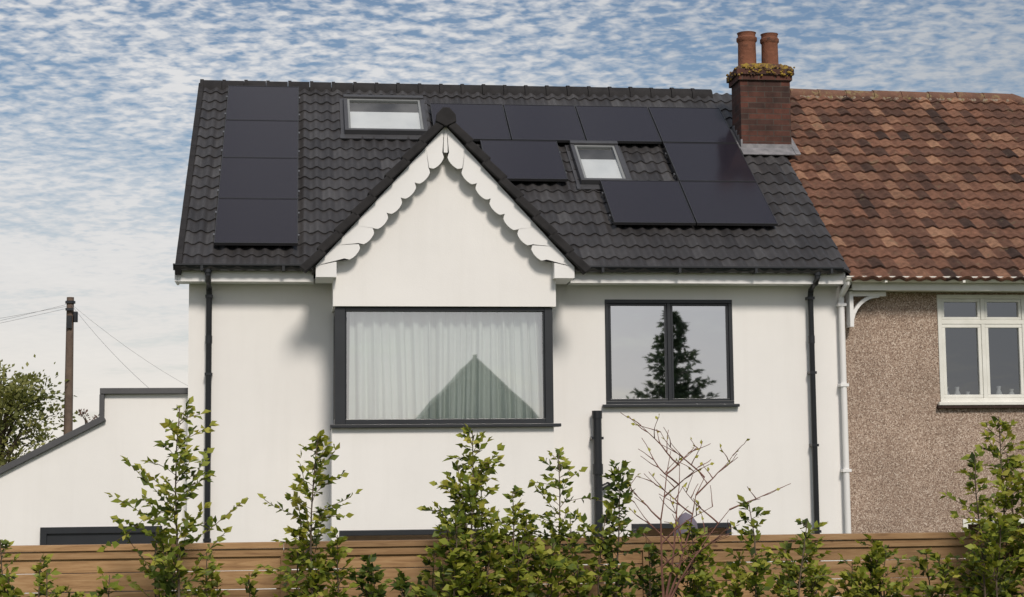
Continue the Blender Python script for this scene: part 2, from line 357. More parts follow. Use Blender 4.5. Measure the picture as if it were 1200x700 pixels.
b.obj('bay_window_frame',M_FRAME,H,bevel=.004)
g=MB(); g.v=[(-1.97,-.655,3.22),(.22,-.655,3.22),(.22,-.655,4.42),(-1.97,-.655,4.42)]; g.f=[(0,1,2,3)]
g.obj('bay_glass',M_GLASSB,H)
g=MB()
for xx in (-2.07,.295): k=len(g.v); g.v+=[(xx,-.58,3.24),(xx,-.08,3.24),(xx,-.08,4.4),(xx,-.58,4.4)]; g.f.append((k,k+1,k+2,k+3))
g.obj('bay_side_glass',M_GLASSB,H)
g=MB()
k=len(g.v); g.v+=[(-2,-.67,.95),(-.55,-.67,.95),(-.55,-.67,1.97),(-2,-.67,1.97)]; g.f.append((k,k+1,k+2,k+3))
g.obj('lower_bay_glass',M_GLASS,H)
# net curtain with folds
nx,nz=520,24; xs=np.linspace(-1.93,.215,nx); V=[];
ph=np.cumsum(rng.uniform(.05,.42,nx)*np.repeat(rng.uniform(.45,1.25,52),10)); amp=np.interp(xs,np.linspace(-1.95,.22,16),rng.uniform(.018,.065,16))
for j in range(nz):
    f_=j/(nz-1); z=3.215+f_*1.21
    yy=-.535+amp*(1.25-.55*f_)*np.sin(ph+.9*(1-f_)*np.sin(xs*7))+.006*np.sin(ph*2.7+f_*2)
    sway=.03*(1-f_)*np.sin(xs*4+1)
    for i in range(nx): V.append((xs[i]+sway[i],yy[i],z))
Fc=[(j*nx+i,j*nx+i+1,(j+1)*nx+i+1,(j+1)*nx+i) for j in range(nz-1) for i in range(nx-1)]
mk('net_curtain',V,Fc,M_NET,H,True)
def gs(side,n0,n1,yf,ex):
    P=[]
    for n in (n0,n1):
        za=GZ+n; xe=GX+side*(ex); ze=GZ-GM*ex+n
        P+=[(GX,yf,za),(xe,yf,ze),(xe,(ze-ZG)/math.tan(TH)-.35+.25,ze),(GX,(za-ZG)/math.tan(TH)-.35+.1,za)]
    return P
b=MB()
for sd in (-1,1):
    k=len(b.v); b.v+=gs(sd,.01,.075,-.86,1.47)
    b.f+=[tuple(k+i for i in q) for q in ((0,1,2,3),(4,7,6,5),(0,4,5,1),(1,5,6,2),(2,6,7,3),(3,7,4,0))]
b.obj('bay_roof',M_TILE,H)
b=MB(); Lg=math.hypot(1,GM); nun=8; ex=1.50
for sd in (-1,1):
    ux,uz=sd/Lg,-GM/Lg; nxn,nzn=sd*GM/Lg,1/Lg
    tot=ex*Lg; 
    for i in range(nun):
        a=.03+i*(tot-.03)/nun; c=a+(tot-.03)/nun+.03
        M=lambda p,y,q,a=a,c=c:(GX+ux*p+nxn*(q+.028*(p-a)/(c-a)),y,GZ+uz*p+nzn*(q+.028*(p-a)/(c-a)))
        b.box(a,c,-.985,-.80,.004,.095,M)
o=b.obj('bay_verge_units',M_RIDGE,H,bevel=.012)
b=MB()
cap=[(GX-.115,GZ+.035),(GX,GZ-.02),(GX+.115,GZ+.035),(GX+.105,GZ+.12),(GX+.035,GZ+.195),(GX-.035,GZ+.195),(GX-.105,GZ+.12)]
b.prism(cap,-1.0,-.90); cap2=[(GX+(x-GX)*.88,GZ+.1+(z-GZ-.1)*.88) for x,z in cap]; b.prism(cap2,-.898,1.9)
b.obj('bay_ridge',M_RIDGE,H,bevel=.01)
# bargeboards with scalloped lower edge
b=MB()
for sd in (-1,1):
    NS=7; W=.235; x_end=1.43
    def P(p,q): return (GX+sd*p/Lg - sd*q*GM/Lg, GZ-GM*p/Lg - q/Lg)
    tot=x_end*Lg; NN=NS*16
    start=W*GM*.95; usable=tot-.27-start
    outer=[];inner=[]
    for i in range(NN+1):
        t=i/NN; pl=start+usable*t
        loc=(t*NS)%1.0 if i<NN else 1.0
        q=W-.05+.055*math.sqrt(max(0,1-(2*loc-1)**2))
        if loc<.10 or loc>.90: q-=.012
        x_,z_=P(pl,q)
        if sd*(x_-GX)<0: x_=GX
        inner.append((x_,z_)); outer.append(P(tot*(t),0))
    for i in range(NN):
        k=len(b.v)
        b.v+=[(outer[i][0],-.90,outer[i][1]),(outer[i+1][0],-.90,outer[i+1][1]),(inner[i+1][0],-.90,inner[i+1][1]),(inner[i][0],-.90,inner[i][1])]
        b.v+=[(x,y+.028,z) for x,y,z in b.v[k:k+4]]
        b.f+=[(k,k+1,k+2,k+3),(k+7,k+6,k+5,k+4),(k+3,k+2,k+6,k+7),(k,k+4,k+5,k+1)]
    k=len(b.v); b.v+=[(GX,-.90,GZ),(inner[0][0],-.90,inner[0][1]),(GX,-.90,inner[0][1]),(GX,-.872,GZ),(inner[0][0],-.872,inner[0][1]),(GX,-.872,inner[0][1])]
    b.f+=[(k,k+1,k+2),(k+3,k+5,k+4),(k+1,k+4,k+5,k+2)]
    xe=GX+sd*x_end; xi=GX+sd*(x_end-.225); ze=GZ-GM*x_end
    poly=[(xe,ze),(xe,4.775),(xi,4.775),(xi,ze+GM*.225)]
    if sd>0: poly=poly[::-1]
    b.prism(poly,-.897,-.28)
    b.v+=[(GX,-.872,GZ-.02),(xe,-.872,ze-.01),(xe,-.74,ze-.01),(GX,-.74,GZ-.02)]; k=len(b.v)-4; b.f.append((k,k+1,k+2,k+3))
b.obj('bargeboards',M_WHITE,H)
# ============ solar panels
def panel(mbf,mbg,x0,x1,s0,s1):
    R=RP(); n0,n1=.085,.12; w=.010
    mbf.box(x0,x1,s0,s0+w,n0,n1,R); mbf.box(x0,x1,s1-w,s1,n0,n1,R); mbf.box(x0,x0+w,s0+w,s1-w,n0,n1,R); mbf.box(x1-w,x1,s0+w,s1-w,n0,n1,R)
    mbg.box(x0+w,x1-w,s0+w,s1-w,n0+.004,n1-.004,R)
M_ALU=simple('aluminium_rail',(.35,.35,.36),rough=.35,metal=.8)
def array(rects,rails):
    E=empty('solar_panel_array'); a=MB(); g=MB(); E.parent=H
    for r_ in rects: panel(a,g,*r_)
    R=RP(); l=MB()
    for x0,x1,s in rails:
        l.box(x0,x1,s,s+.04,.045,.083,R)
        x=x0+.02
        while x<x1:
            l.box(x,x+.035,s-.03,s+.07,.02,.06,R); x+=.6
    a.obj('frames',M_PFRAME,E); g.obj('cells',M_PANEL,E); l.obj('rails',M_ALU,E)
h=1.105
array([(-3.449,-2.507,.345+i*1.113,.345+i*1.113+h) for i in range(4)],[(-3.47,-2.49,.345+i*1.113+k) for i in range(4) for k in (.25,.8)])
array([(-.75,.235,3.20,4.315),(.25,1.222,3.20,4.315),(1.237,2.232,3.20,4.315),(2.247,3.245,3.20,4.315),
       (-.17,.83,2.06,3.175),(2.247,3.245,2.06,3.175),(1.237,2.232,.92,2.045),(2.247,3.245,.92,2.045)],
      [(.2,3.27,4.05),(.2,3.27,3.45),(-.15,.85,2.9),(-.15,.85,2.3),(2.23,3.27,2.9),(2.23,3.27,2.3),(1.22,3.27,1.75),(1.22,3.27,1.15)])
# ============ roof windows
M_SASH=simple('sash_grey',(.25,.26,.26),rough=.4)
def rooflight(x0,x1,s0,s1):
    E=empty('roof_window'); E.parent=H; R=RP(); a=MB(); n0,n1=.0,.115; w=.05
    a.box(x0,x1,s0,s0+w,n0,n1,R); a.box(x0,x1,s1-w*1.5,s1,n0,n1+.02,R); a.box(x0,x0+w,s0+w,s1-w*1.5,n0,n1,R); a.box(x1-w,x1,s0+w,s1-w*1.5,n0,n1,R)
    a.obj('cladding',M_GREYF,E,bevel=.006)
    i=MB(); w2=.03; A,B,C,D=x0+w,x1-w,s0+w,s1-w*1.5
    i.box(A,B,C,C+w2,.03,.10,R); i.box(A,B,D-w2,D,.03,.10,R); i.box(A,A+w2,C+w2,D-w2,.03,.10,R); i.box(B-w2,B,C+w2,D-w2,.03,.10,R)
    i.obj('sash',M_SASH,E)
    bl=MB(); sm=C+w2+(D-C-2*w2)*.66
    bl.box(A+w2,B-w2,C+w2,sm,.058,.064,R); bl.obj('blind',M_BLIND,E)
    dk=MB(); dk.box(A+w2,B-w2,sm+.001,D-w2,.050,.056,R); dk.obj('dark_infill',M_DARK,E)  # thin dark sheet behind the glass above the blind
    g=MB(); g.v=[R(A+w2,C+w2,.085),R(B-w2,C+w2,.085),R(B-w2,D-w2,.085),R(A+w2,D-w2,.085)]; g.f=[(0,1,2,3)]; g.obj('glass',M_GLASSV,E)
    fl=MB(); fl.box(x0-.06,x1+.06,s0-.12,s0-.002,.035,.048,R); fl.box(x0-.05,x0-.002,s0,s1,.03,.042,R); fl.box(x1+.002,x1+.05,s0,s1,.03,.042,R); fl.box(x0-.05,x1+.05,s1+.001,s1+.06,.03,.042,R)
    fl.obj('flashing',M_GREYF,E)
rooflight(-1.91,-.83,3.44,4.53); rooflight(1.0,1.63,2.06,3.17)
# ============ chimney (shared stack)
C=empty('brick_chimney')
cx0,cx1,cy0,cy1=3.32,4.0,2.2,2.66
b=MB(); b.box(cx0,cx1,cy0,cy1,6.4,7.80); b.obj('stack',M_BRICK,C)
b=MB(); b.box(cx0-.03,cx1+.025,cy0-.03,cy1+.03,7.802,7.875); b.box(cx0-.055,cx1+.045,cy0-.055,cy1+.055,7.876,7.95)
o=b.obj('oversailing_courses',M_BRICK,C)
bm=bmesh.new(); bmesh.ops.create_grid(bm,x_segments=26,y_segments=20,size=.5)
for v in bm.verts:
    x,y=v.co.x*2,v.co.y*2; e=max(abs(x),abs(y)); 
    hh=.075*(1-e**3)+.03*random.random()-(.06 if e>.97 else 0)
    v.co=((cx0+cx1)/2+x*.385,(cy0+cy1)/2+y*.285,7.965+hh)
me=bpy.data.meshes.new('flaunching'); bm.to_mesh(me); bm.free(); o=bpy.data.objects.new('flaunching',me); COL.objects.link(o); o.parent=C; me.materials.append(M_CAP)
b=MB()
for i in range(90):
    x=random.uniform(cx0-.06,cx1+.05); z=7.90+random.uniform(-.05,.08); r_=random.uniform(.010,.024); 
    if random.random()<.75: p_=(x,cy0-.055,z)
    else: p_=(cx0-.055,random.uniform(cy0,cy1),z)
    b.lathe(p_[0],p_[1],[(0.001,p_[2]-r_),(r_,p_[2]-.3*r_),(r_*.8,p_[2]+.5*r_),(.001,p_[2]+r_)],7)
b.obj('moss',M_CAP,C)
b=MB()
for px,rr,hz in ((3.485,.128,8.50),(3.80,.118,8.49)):
    z=7.96; b.lathe(px,2.43,[(rr*.98,z),(rr*1.0,z+.05),(rr*.97,z+.1),(rr*.93,hz-.14),(rr*.95,hz-.13),(rr*1.08,hz-.11),(rr*1.08,hz-.07),(rr*.93,hz-.055),(rr*.93,hz-.02),(rr*1.02,hz),(rr*.85,hz),(rr*.8,hz-.3)],28)
b.obj('chimney_pots',M_POT,C,smooth=True)
R=RP(); b=MB()
sF=(cy0+.35)/CT
b.box(cx0-.03,cx1+.05,sF-.19,sF+.01,.05,.060,R)
b.box(cx0-.002,cx1+.002,cy0-.010,cy0+.01,6.82,6.94)
for i in range(4):
    y=cy0+i*.115; z=ZG+(y+.35)*math.tan(TH); b.box(cx0-.012,cx0+.01,y-.012,y+.115,z-.05,z+.17)
b.box(cx0-.11,cx0,sF-.02,sF+.60,.035,.05,R); b.box(cx1,cx1+.07,sF-.19,sF+.60,.06,.068,R)
b.obj('lead_flashing',M_LEAD,C)
# ============================================================ NEIGHBOUR
Nn=empty('pebbledashed_house'); ZN=4.85; NX0,NX1=3.93,12.0; SN=5.31; YN=-.35+SN*CT; ZNR=ZN+SN*ST
NW=(5.08,6.72,3.41,4.70); NG=(5.30,7.6,.9,2.03)
b=MB(); wall_holes(b,NX0,NX1-.3,0,4.8,[NW,NG],.004,.3); b.box(NX1-.3,NX1-.0,.0,2*YN-.3,0,4.8); b.box(NX0,NX1-.31,2*YN-.6,2*YN-.3,0,4.8)
b.obj('walls',M_PEB,Nn)
b=MB(); b.box(4.2,11,1.6,1.7,0,4.8); b.box(4.2,11,.32,1.6,2.4,2.5); b.obj('rooms',M_DARK,Nn)
b=MB()
for x in (5.2,5.34,5.47,5.71,5.86,6.02): 
    hh=random.uniform(.10,.24); b.lathe(x,.12,[(.03,3.44),(.045,3.44+hh*.4),(.02,3.44+hh*.75),(.03,3.44+hh),(.001,3.44+hh)],10)
b.obj('window_ornaments',M_BLIND,Nn,smooth=True)
for nm,bk in (('roof_tiles',None),('roof_tiles_rear',YN)):
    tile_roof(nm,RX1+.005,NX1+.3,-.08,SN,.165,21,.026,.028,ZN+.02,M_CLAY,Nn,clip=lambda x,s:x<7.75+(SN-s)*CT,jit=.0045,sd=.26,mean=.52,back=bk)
b=MB(); xe=7.75+SN*CT
b.v=[(RX1+.01,-.34,ZN-.02),(xe,-.34,ZN-.02),(7.75,YN,ZNR-.02),(RX1+.01,YN,ZNR-.02),(xe,2*YN+.34,ZN-.02),(RX1+.01,2*YN+.34,ZN-.02)]
b.f=[(0,1,2,3),(1,4,2),(4,5,3,2)]; b.obj('roof_underlay',M_CLAY,Nn)
rdg=MB()
def ridgeline(P0,P1,n):
    P0,P1=Vector(P0),Vector(P1)
    for i in range(n):
        a=P0.lerp(P1,i/n); c=P0.lerp(P1,(i+.99)/n); j=random.uniform(-.008,.008)
        rdg.tube([a+Vector((0,0,j)),c+Vector((0,0,j))],[.118,.108],14)
ridgeline((cx1+.08,YN,ZNR-.02),(7.8,YN,ZNR-.02),9); ridgeline((xe,-.36,ZN+.02),(7.8,YN,ZNR-.02),16)
rdg.obj('ridge_tiles',M_RIDGEC,Nn,smooth=True)
mo=MB()
for i in range(150):
    x=random.uniform(4.1,7.8); mo.lathe(x,YN-.12+random.uniform(-.03,.02),[(.001,ZNR-.10),(.03,ZNR-.075),(.022,ZNR-.045),(.001,ZNR-.03)],7)
mo.obj('ridge_mortar',M_MORTAR,Nn)
f=MB(); f.box(3.95,12,-.27,-.24,4.72,4.85); f.box(3.95,12,-.24,.003,4.73,4.75); f.obj('fascia',M_CREAM,Nn)
g=MB(); k=0; S=12
for x in (3.84,12.2):
    for j in range(S+1):
        t=math.pi+math.pi*j/S; g.v.append((x,-.345+.06*math.cos(t),4.865+.06*math.sin(t)))
g.f+=[(j,j+1,S+2+j,S+1+j) for j in range(S)]+[tuple(range(S+1)),tuple(S+1+j for j in range(S+1))]
g.box(3.84,12.2,-.412,-.398,4.858,4.872)
x=4.3
while x<12: g.box(x,x+.03,-.41,-.27,4.80,4.874); x+=.95
g.obj('gutter',M_CREAM,Nn,smooth=True)
g=MB(); X=3.875; g.tube([(X,-.345,4.84),(X,-.345,4.80),(X,-.09,4.68),(X,-.075,4.6),(X,-.075,.1)],.036)
for z in (4.55,3.6,2.6): g.box(X-.05,X+.05,-.118,-.002,z,z+.035)
g.obj('downpipe',M_WHITE,Nn,smooth=True)
b=MB(); b.box(3.95,3.995,-.16,-.0,4.30,4.72); b.box(3.996,4.40,-.15,-.03,4.665,4.72)
arc=[(3.98+.34*(1-math.cos(t)),4.33+.34*math.sin(t)) for t in np.linspace(0,math.pi/2,9)]
for i in range(8):
    (xa,za),(xb,zb)=arc[i],arc[i+1]; d=Vector((xb-xa,0,zb-za)).normalized(); nn=(-d.z*.02,d.x*.02)
    b.prism([(xa-nn[0],za-nn[1]),(xb-nn[0],zb-nn[1]),(xb+nn[0],zb+nn[1]),(xa+nn[0],za+nn[1])],-.14,-.06)
b.obj('eaves_bracket',M_WHITE,Nn)
b=MB(); x0,x1,z0,z1=NW
frame(b,x0,x1,z0,z1,-.012,.07,.05); zt=4.37; cw=(x1-x0-.1)/3
b.box(x0+.05,x1-.05,-.006,.066,zt-.025,zt+.025)
for i in range(3):
    a=x0+.05+i*cw
    if i: b.box(a-.024,a+.024,-.008,.068,z0+.05,zt-.026); b.box(a-.024,a+.024,-.008,.068,zt+.026,z1-.05)
    l=.026 if i else .002; rr=.026 if i<2 else .002
    frame(b,a+l,a+cw-rr,z0+.052,zt-.027,.0,.055,.04); frame(b,a+l,a+cw-rr,zt+.027,z1-.052,.0,.055,.035)
b.box(x0-.04,x1+.04,-.07,-.013,z0-.035,z0+.004)
frame(b,*NG,-.012,.07,.06); b.box(5.9,5.96,-.01,.068,.96,1.97)
b.obj('casement_frames',M_CREAM,Nn,bevel=.005)
g=MB()
for a,bb,c,d in ((x0+.06,x1-.06,z0+.06,z1-.06),(5.36,7.54,.96,1.97)):
    k=len(g.v); g.v+=[(a,.03,c),(bb,.03,c),(bb,.03,d),(a,.03,d)]; g.f.append((k,k+1,k+2,k+3))
g.obj('casement_glass',M_GLASSN,Nn)
s=MB(); s.box(x0-.05,x1+.05,-.06,-.0,z0-.07,z0-.036); s.obj('tiled_sill',M_CLAY,Nn)
# ============================================================ side extension
E=empty('rendered_side_extension')
b=MB()
prof=[(XL-.002,0),(XL-.002,3.56),(-4.68,3.56),(-4.68,3.25),(-7.2,1.95),(-7.2,0)]
b.prism(prof[::-1],.3,.5); b.box(-4.68,XL-.002,.501,5,0,3.5); 
b.v+=[(-7.2,.5,1.9),(-4.68,.5,3.2),(-4.68,5,3.2),(-7.2,5,1.9)]; k=len(b.v)-4; b.f.append((k,k+1,k+2,k+3)); b.box(-7.2,-4.68,4.8,5,0,1.9)
b.obj('walls',M_WALL,E)
b=MB(); b.box(-4.73,XL-.003,.24,.56,3.562,3.63); b.box(-4.735,-4.682,.25,.55,3.26,3.561)
d=Vector((-7.2+4.68,0,1.95-3.25)).normalized(); up=Vector((d.z,0,-d.x)); 
A=Vector((-4.66,0,3.262)); B=Vector((-7.3,0,1.9)); t=.07*up
b.prism([(A.x,A.z),(B.x,B.z),(B.x+t.x,B.z+t.z),(A.x+t.x,A.z+t.z)],.24,.56)
b.obj('coping',M_COPING,E,bevel=.006)
b=MB(); frame(b,-5.36,-4.02,.3,2.07,.24,.298,.07); b.box(-5.29,-4.09,.27,.298,.37,2.0); b.obj('door_frame',M_FRAME,E)
# ============================================================ fence
F_=empty('timber_fence'); b=MB(); tints=[]
def fb(*a):
    n0=len(b.v); b.box(*a); tints.extend([random.random()]*(len(b.v)-n0))
xx=-9.9
while xx<9.5:
    z=2.105; 
    while z>.05:
        j=random.uniform(-.004,.004); fb(xx+.002,xx+2.436,-8.0+j,-7.978+j,z-.117+random.uniform(-.003,.001),z); z-=.123
    fb(xx-.05,xx+.05,-7.976,-7.88,0,2.11)
    fb(xx,xx+2.438,-8.03,-7.94,2.128,2.168); fb(xx,xx+2.438,-8.016,-8.0045,2.075,2.127)
    fb(xx-.022,xx+.022,-8.018,-8.0045,0,2.074)
    xx+=2.44
o=b.obj('fence_panels',M_WOOD,F_,bevel=.003)
at=o.data.attributes.new('tint','FLOAT','POINT'); at.data.foreach_set('value',np.array(tints,dtype=np.float32))
# ============================================================ plants
def leafmesh(name,P,D,S,mat,parent,tint,aspect=.6):
    P=np.array(P);D=np.array(D);n=len(P); S=np.array(S)[:,None]
    D/=np.linalg.norm(D,axis=1)[:,None]
    r_=rng.normal(size=(n,3))*.8; r_[:,2]+=.9; r_[:,1]-=.7; side=np.cross(D,r_); side/=np.linalg.norm(side,axis=1)[:,None]+1e-9; up=np.cross(side,D)
    w=S*aspect*.5
    a=P; l=P+D*S*.48+side*w+up*w*.35; t=P+D*S+up*S*-.08; q=P+D*S*.48-side*w+up*w*.35
    V=np.stack([a,l,t,q],1).reshape(-1,3)
    me=bpy.data.meshes.new(name); me.vertices.add(4*n); me.vertices.foreach_set('co',V.ravel())
    me.loops.add(4*n); me.loops.foreach_set('vertex_index',np.arange(4*n)); me.polygons.add(n); me.polygons.foreach_set('loop_start',np.arange(n)*4); me.polygons.foreach_set('loop_total',np.full(n,4))
    me.update(); me.validate(); me.materials.append(mat)
    at=me.attributes.new('tint','FLOAT','POINT'); at.data.foreach_set('value',np.repeat(np.clip(tint,0,1),4).astype(np.float32))
    o=bpy.data.objects.new(name,me); COL.objects.link(o); o.parent=parent; return o
def sapling(x,y,top,hw,dens=1.0,name='hornbeam_sapling',mat=None,leaf=.066,bark=None,shape='cone',zl=1.1,lean=0,nst=None):
    E=empty(name); E.location=(x,y,0); st=MB(); P=[];D=[];S=[];T=[]
    mat=mat or M_LEAF; bark=bark or M_BARK
    nstem=nst or (1 if hw<.24 else (3 if hw<.4 else 5))
    for si in range(nstem):
        tp=top if si==0 else top-(top-1.9)*random.uniform(.12,.8)
        ox=0 if nstem==1 else ((si-(nstem-1)/2)/(nstem-1)*1.3+random.uniform(-.15,.15))*hw
        if si==0: ox*=.3
        lx=lean+(ox*.8 if nstem>1 else random.uniform(-.05,.05)); pts=[]
        w=hw if nstem==1 else hw*(.68 if nstem<=3 else .5)
        for i in range(13):
            t=i/12; pts.append(Vector((ox*.35+lx*t+.025*math.sin(t*9+si*2+x),random.uniform(-.02,.02)+.08*math.sin(t*4+x*3+si)*t,tp*t)))
        st.tube(pts,[.014*(1-t/12.6)+.002 for t in range(13)],6)
        nb=int((tp-zl)/.020*dens)
        for k in range(nb):
            h_=zl+(tp-zl)*((k+random.random())/nb)*.99; f_=h_/tp; i=min(11,int(f_*12)); base=pts[i].lerp(pts[i+1],f_*12-i)
            rel=(tp-h_)
            L=w*min(1,.20+(1.5 if shape=='cone' else 2.4)*rel)*random.choice((.3,.55,.75,1,1.2))*random.uniform(.8,1.15)
            az=random.uniform(0,2*math.pi); el=random.uniform(.1,.95)
            d=Vector((math.cos(az)*math.cos(el),math.sin(az)*math.cos(el),math.sin(el))); q=base.copy(); bp=[q.copy()]; n=max(3,int(L/.032)); zz=random.uniform(-.9,.5)
            gt=random.gauss(0,.15); fr=-.08*math.sin(az)
            for m in range(n):
                d=(d+Vector((random.gauss(0,.10),random.gauss(0,.10),random.gauss(0,.10)+.03*zz))).normalized(); q=q+d*L/n; bp.append(q.copy())
                sd_=1 if m%2 else -1; side=d.cross(Vector((0,0,1))); side=side.normalized() if side.length>.01 else Vector((1,0,0))
                ld=(d*.55+side*sd_*.8+Vector((random.gauss(0,.3),random.gauss(0,.3),random.gauss(.05,.3)))).normalized()
                P.append(q[:]);D.append(ld[:]);S.append(leaf*random.uniform(.5,1.2));T.append(.36+gt+fr+random.gauss(0,.15)+.28*(m/n)+.25*max(0,h_-1.9))  # depth shading painted into tint: inner leaves darker, tips and top lighter
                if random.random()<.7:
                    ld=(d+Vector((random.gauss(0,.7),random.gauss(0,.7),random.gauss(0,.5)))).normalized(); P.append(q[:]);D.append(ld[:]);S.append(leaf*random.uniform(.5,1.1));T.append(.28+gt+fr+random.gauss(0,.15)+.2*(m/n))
            P.append(q[:]);D.append(d[:]);S.append(leaf*.9);T.append(.78)
            st.tube(bp[::2] if len(bp)>4 else bp,.0024,3,False)
    st.obj('branches',bark,E)
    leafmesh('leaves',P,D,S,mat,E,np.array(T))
    return E
def X_(px): return -4.29+px*.0054
def Z_(py): return 2.99-(py-485)*.00555
YS=-8.75
for px,py,hw,de,kw in [(12,622,.24,.8,{}),(75,655,.30,.8,{}),(192,478,.44,.85,{'leaf':.070,'nst':1}),(185,615,.32,.7,{'nst':3}),(346,508,.27,1.15,{'nst':1}),(345,605,.26,.9,{'nst':3}),(425,648,.26,1.2,{'mat':M_LEAFD}),
      (556,505,.50,.95,{'shape':'col'}),(600,575,.42,.8,{}),(530,595,.4,.8,{}),(650,532,.32,.9,{'shape':'col'}),(712,548,.17,1.3,{'mat':M_LEAFD,'shape':'col'}),(760,640,.32,1.0,{'shape':'col','mat':M_LEAFD}),
      (812,616,.32,1.0,{'shape':'col'}),(878,590,.34,.8,{}),(965,636,.40,1.0,{'shape':'col'}),(1045,640,.38,1.0,{'shape':'col'}),(1110,650,.28,.9,{}),(1160,540,.36,.95,{}),(1205,492,.44,1.0,{'lean':.03}),(1290,540,.4,.8,{}),(-70,600,.3,.8,{}),(240,660,.24,.7,{}),(500,640,.26,.8,{})]:
    sapling(X_(px),YS+random.uniform(-.18,.22),Z_(py),hw,de,**kw)
# bare reddish sapling
E=empty('bare_twig_sapling'); E.location=(X_(765),YS,0); b=MB(); P=[];D=[];S=[];T=[]
def twig(p,d,L,r_,lv):
    n=7; pts=[p.copy()]
    for i in range(n):
        d=(d+Vector((random.gauss(0,.10),random.gauss(0,.10),random.gauss(0,.06)+.01))).normalized(); p=p+d*L/n; pts.append(p.copy())
        if lv<2 and i>=1 and random.random()<.68:
            az=random.uniform(0,6.28); s_=Vector((math.cos(az)*1.0,math.sin(az)*.6,.2)); twig(p.copy(),(d*.6+s_).normalized(),L*random.uniform(.28,.46),r_*.65,lv+1)
        if lv>=1 and random.random()<.12: P.append(p[:]);D.append((d+Vector((random.gauss(0,.5),random.gauss(0,.5),0)))[:]);S.append(.035);T.append(.9)
    b.tube(pts,[max(.002,r_*(1-.8*i/n)) for i in range(n+1)],4)
b.tube([(0,0,0),(.01,0,1.0),(-.02,0,1.75)],[.016,.013,.010],6)
for a,LL in ((-.16,1.05),(.06,.95),(.28,1.0),(.5,.8)): twig(Vector((-.02,0,1.7)),Vector((a,random.uniform(-.15,.15),1)).normalized(),LL,.009,0)
b.obj('branches',M_REDTWIG,E); leafmesh('leaves',P,D,S,M_LEAF,E,np.array(T))
def bushtree(name,x,y,top,rad,nclump,leaf,mat,bot=.35,sparse=1):
    E=empty(name); E.location=(x,y,0); b=MB(); P=[];D=[];S=[];T=[]
    b.tube([(0,0,0),(.05,0,top*.4),(-.03,0,top*.75)],[.16,.11,.04],8)
    for i in range(nclump):
        h_=random.uniform(bot,1)**.8; r_=rad*math.sin(math.pi*min(1,(1-h_)*.9+.12))**.7*random.uniform(.2,1); az=random.uniform(0,6.28)
        c=Vector((r_*math.cos(az),r_*math.sin(az),h_*top)); b.tube([(0,0,max(.5,h_*top*.72)),tuple(c*.6+Vector((0,0,c.z*.36))),tuple(c)],[.03,.018,.006],4)
        ct=random.gauss(.5,.2); cr=random.uniform(.18,.42)*rad*.6
        for k in range(int(80*sparse)):
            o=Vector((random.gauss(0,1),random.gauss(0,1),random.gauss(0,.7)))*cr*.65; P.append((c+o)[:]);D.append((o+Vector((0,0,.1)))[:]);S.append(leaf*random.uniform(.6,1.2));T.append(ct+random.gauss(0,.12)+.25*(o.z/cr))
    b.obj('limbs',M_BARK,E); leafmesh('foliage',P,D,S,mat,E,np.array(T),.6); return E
bushtree('ash_tree',-9.55,22,5.15,1.75,90,.13,M_TREEF)
bushtree('ash_tree',-12.2,24,5.2,1.9,70,.14,M_TREEF)
bushtree('bare_hedge_tree',-7.5,23,4.25,.55,22,.07,simple('reddish_foliage',(.14,.08,.06),rough=.9),sparse=.35)
# telegraph pole & wires
E=empty('telegraph_pole'); b=MB(); b.tube([(-7.93,22,0),(-7.93,22,6.95)],[.13,.085],14); b.obj('pole',M_POLE,E,smooth=True)
b=MB(); b.box(-8.02,-7.84,21.84,21.9,6.62,6.68); b.tube([(-7.93,22,6.8),(-7.93,22,6.86)],.12,12)
b.tube([(-7.80,21.95,6.35),(-7.80,21.95,6.6)],.06,10); b.box(-7.99,-7.87,21.85,21.92,6.2,6.5)
b.obj('fittings',M_BLACK,E)
b=MB()
def wire(A,B,sag):
    A,B=Vector(A),Vector(B); b.tube([A.lerp(B,t/14)-Vector((0,0,4*sag*(t/14)*(1-t/14))) for t in range(15)],.0035,4,False)
wire((-7.93,22,6.8),(-26,34,5.6),.5); wire((-7.93,22,6.75),(-26,20,4.9),.5); wire((-7.93,22,6.8),(-5,16,4.0),.15); wire((-7.93,22,6.8),(-3,38,4.5),.5); wire((-7.93,22,6.7),(-26,16,3.6),.5)
b.obj('wires',simple('grey_cable',(.18,.18,.19),rough=.6),E)
E=empty('garden_parasol'); b=MB(); b.tube([(1.28,-3,0),(1.28,-3,2.2)],.02,8); b.lathe(1.28,-3,[(.05,1.4),(.11,1.6),(.13,2.0),(.11,2.12),(.06,2.19),(.001,2.22)],14)
b.obj('canopy',simple('grey_canvas',(.16,.14,.18),rough=.9),E,smooth=True)
# ============================================================ things behind the viewer (seen in reflections)
E=empty('house_opposite'); b=MB(); b.box(.3,5.3,-39,-33,0,3.2); b.obj('walls',M_WALL,E)
b=MB(); b.v=[(-.1,-31.4,3.0),(5.7,-31.4,3.0),(5.7,-40,3.0),(-.1,-40,3.0),(2.8,-33,6.1),(2.8,-38,6.1)]; b.f=[(0,4,1),(1,4,5,2),(2,5,3),(3,5,4,0),(0,1,2,3)]
b.obj('roof',simple('mossy_roof',(.09,.13,.085),(.045,.07,.047),rough=.9,scale=3),E)
b=MB(); b.tube([(2.8,-33,6.08),(2.8,-33,6.25)],.06,8)
for sg in (-1,1): b.tube([(2.8,-33,6.12),(2.8+sg*2.9,-31.4,3.03)],.06,6)
b.obj('hip_tiles',simple('hip_tile',(.08,.10,.07),rough=.9),E)
E=empty('conifer_tree'); E.location=(8.5,-30,0); b=MB(); b.tube([(0,0,0),(0,0,7.3)],[.12,.015],8); P=[];D=[];S=[];T=[]
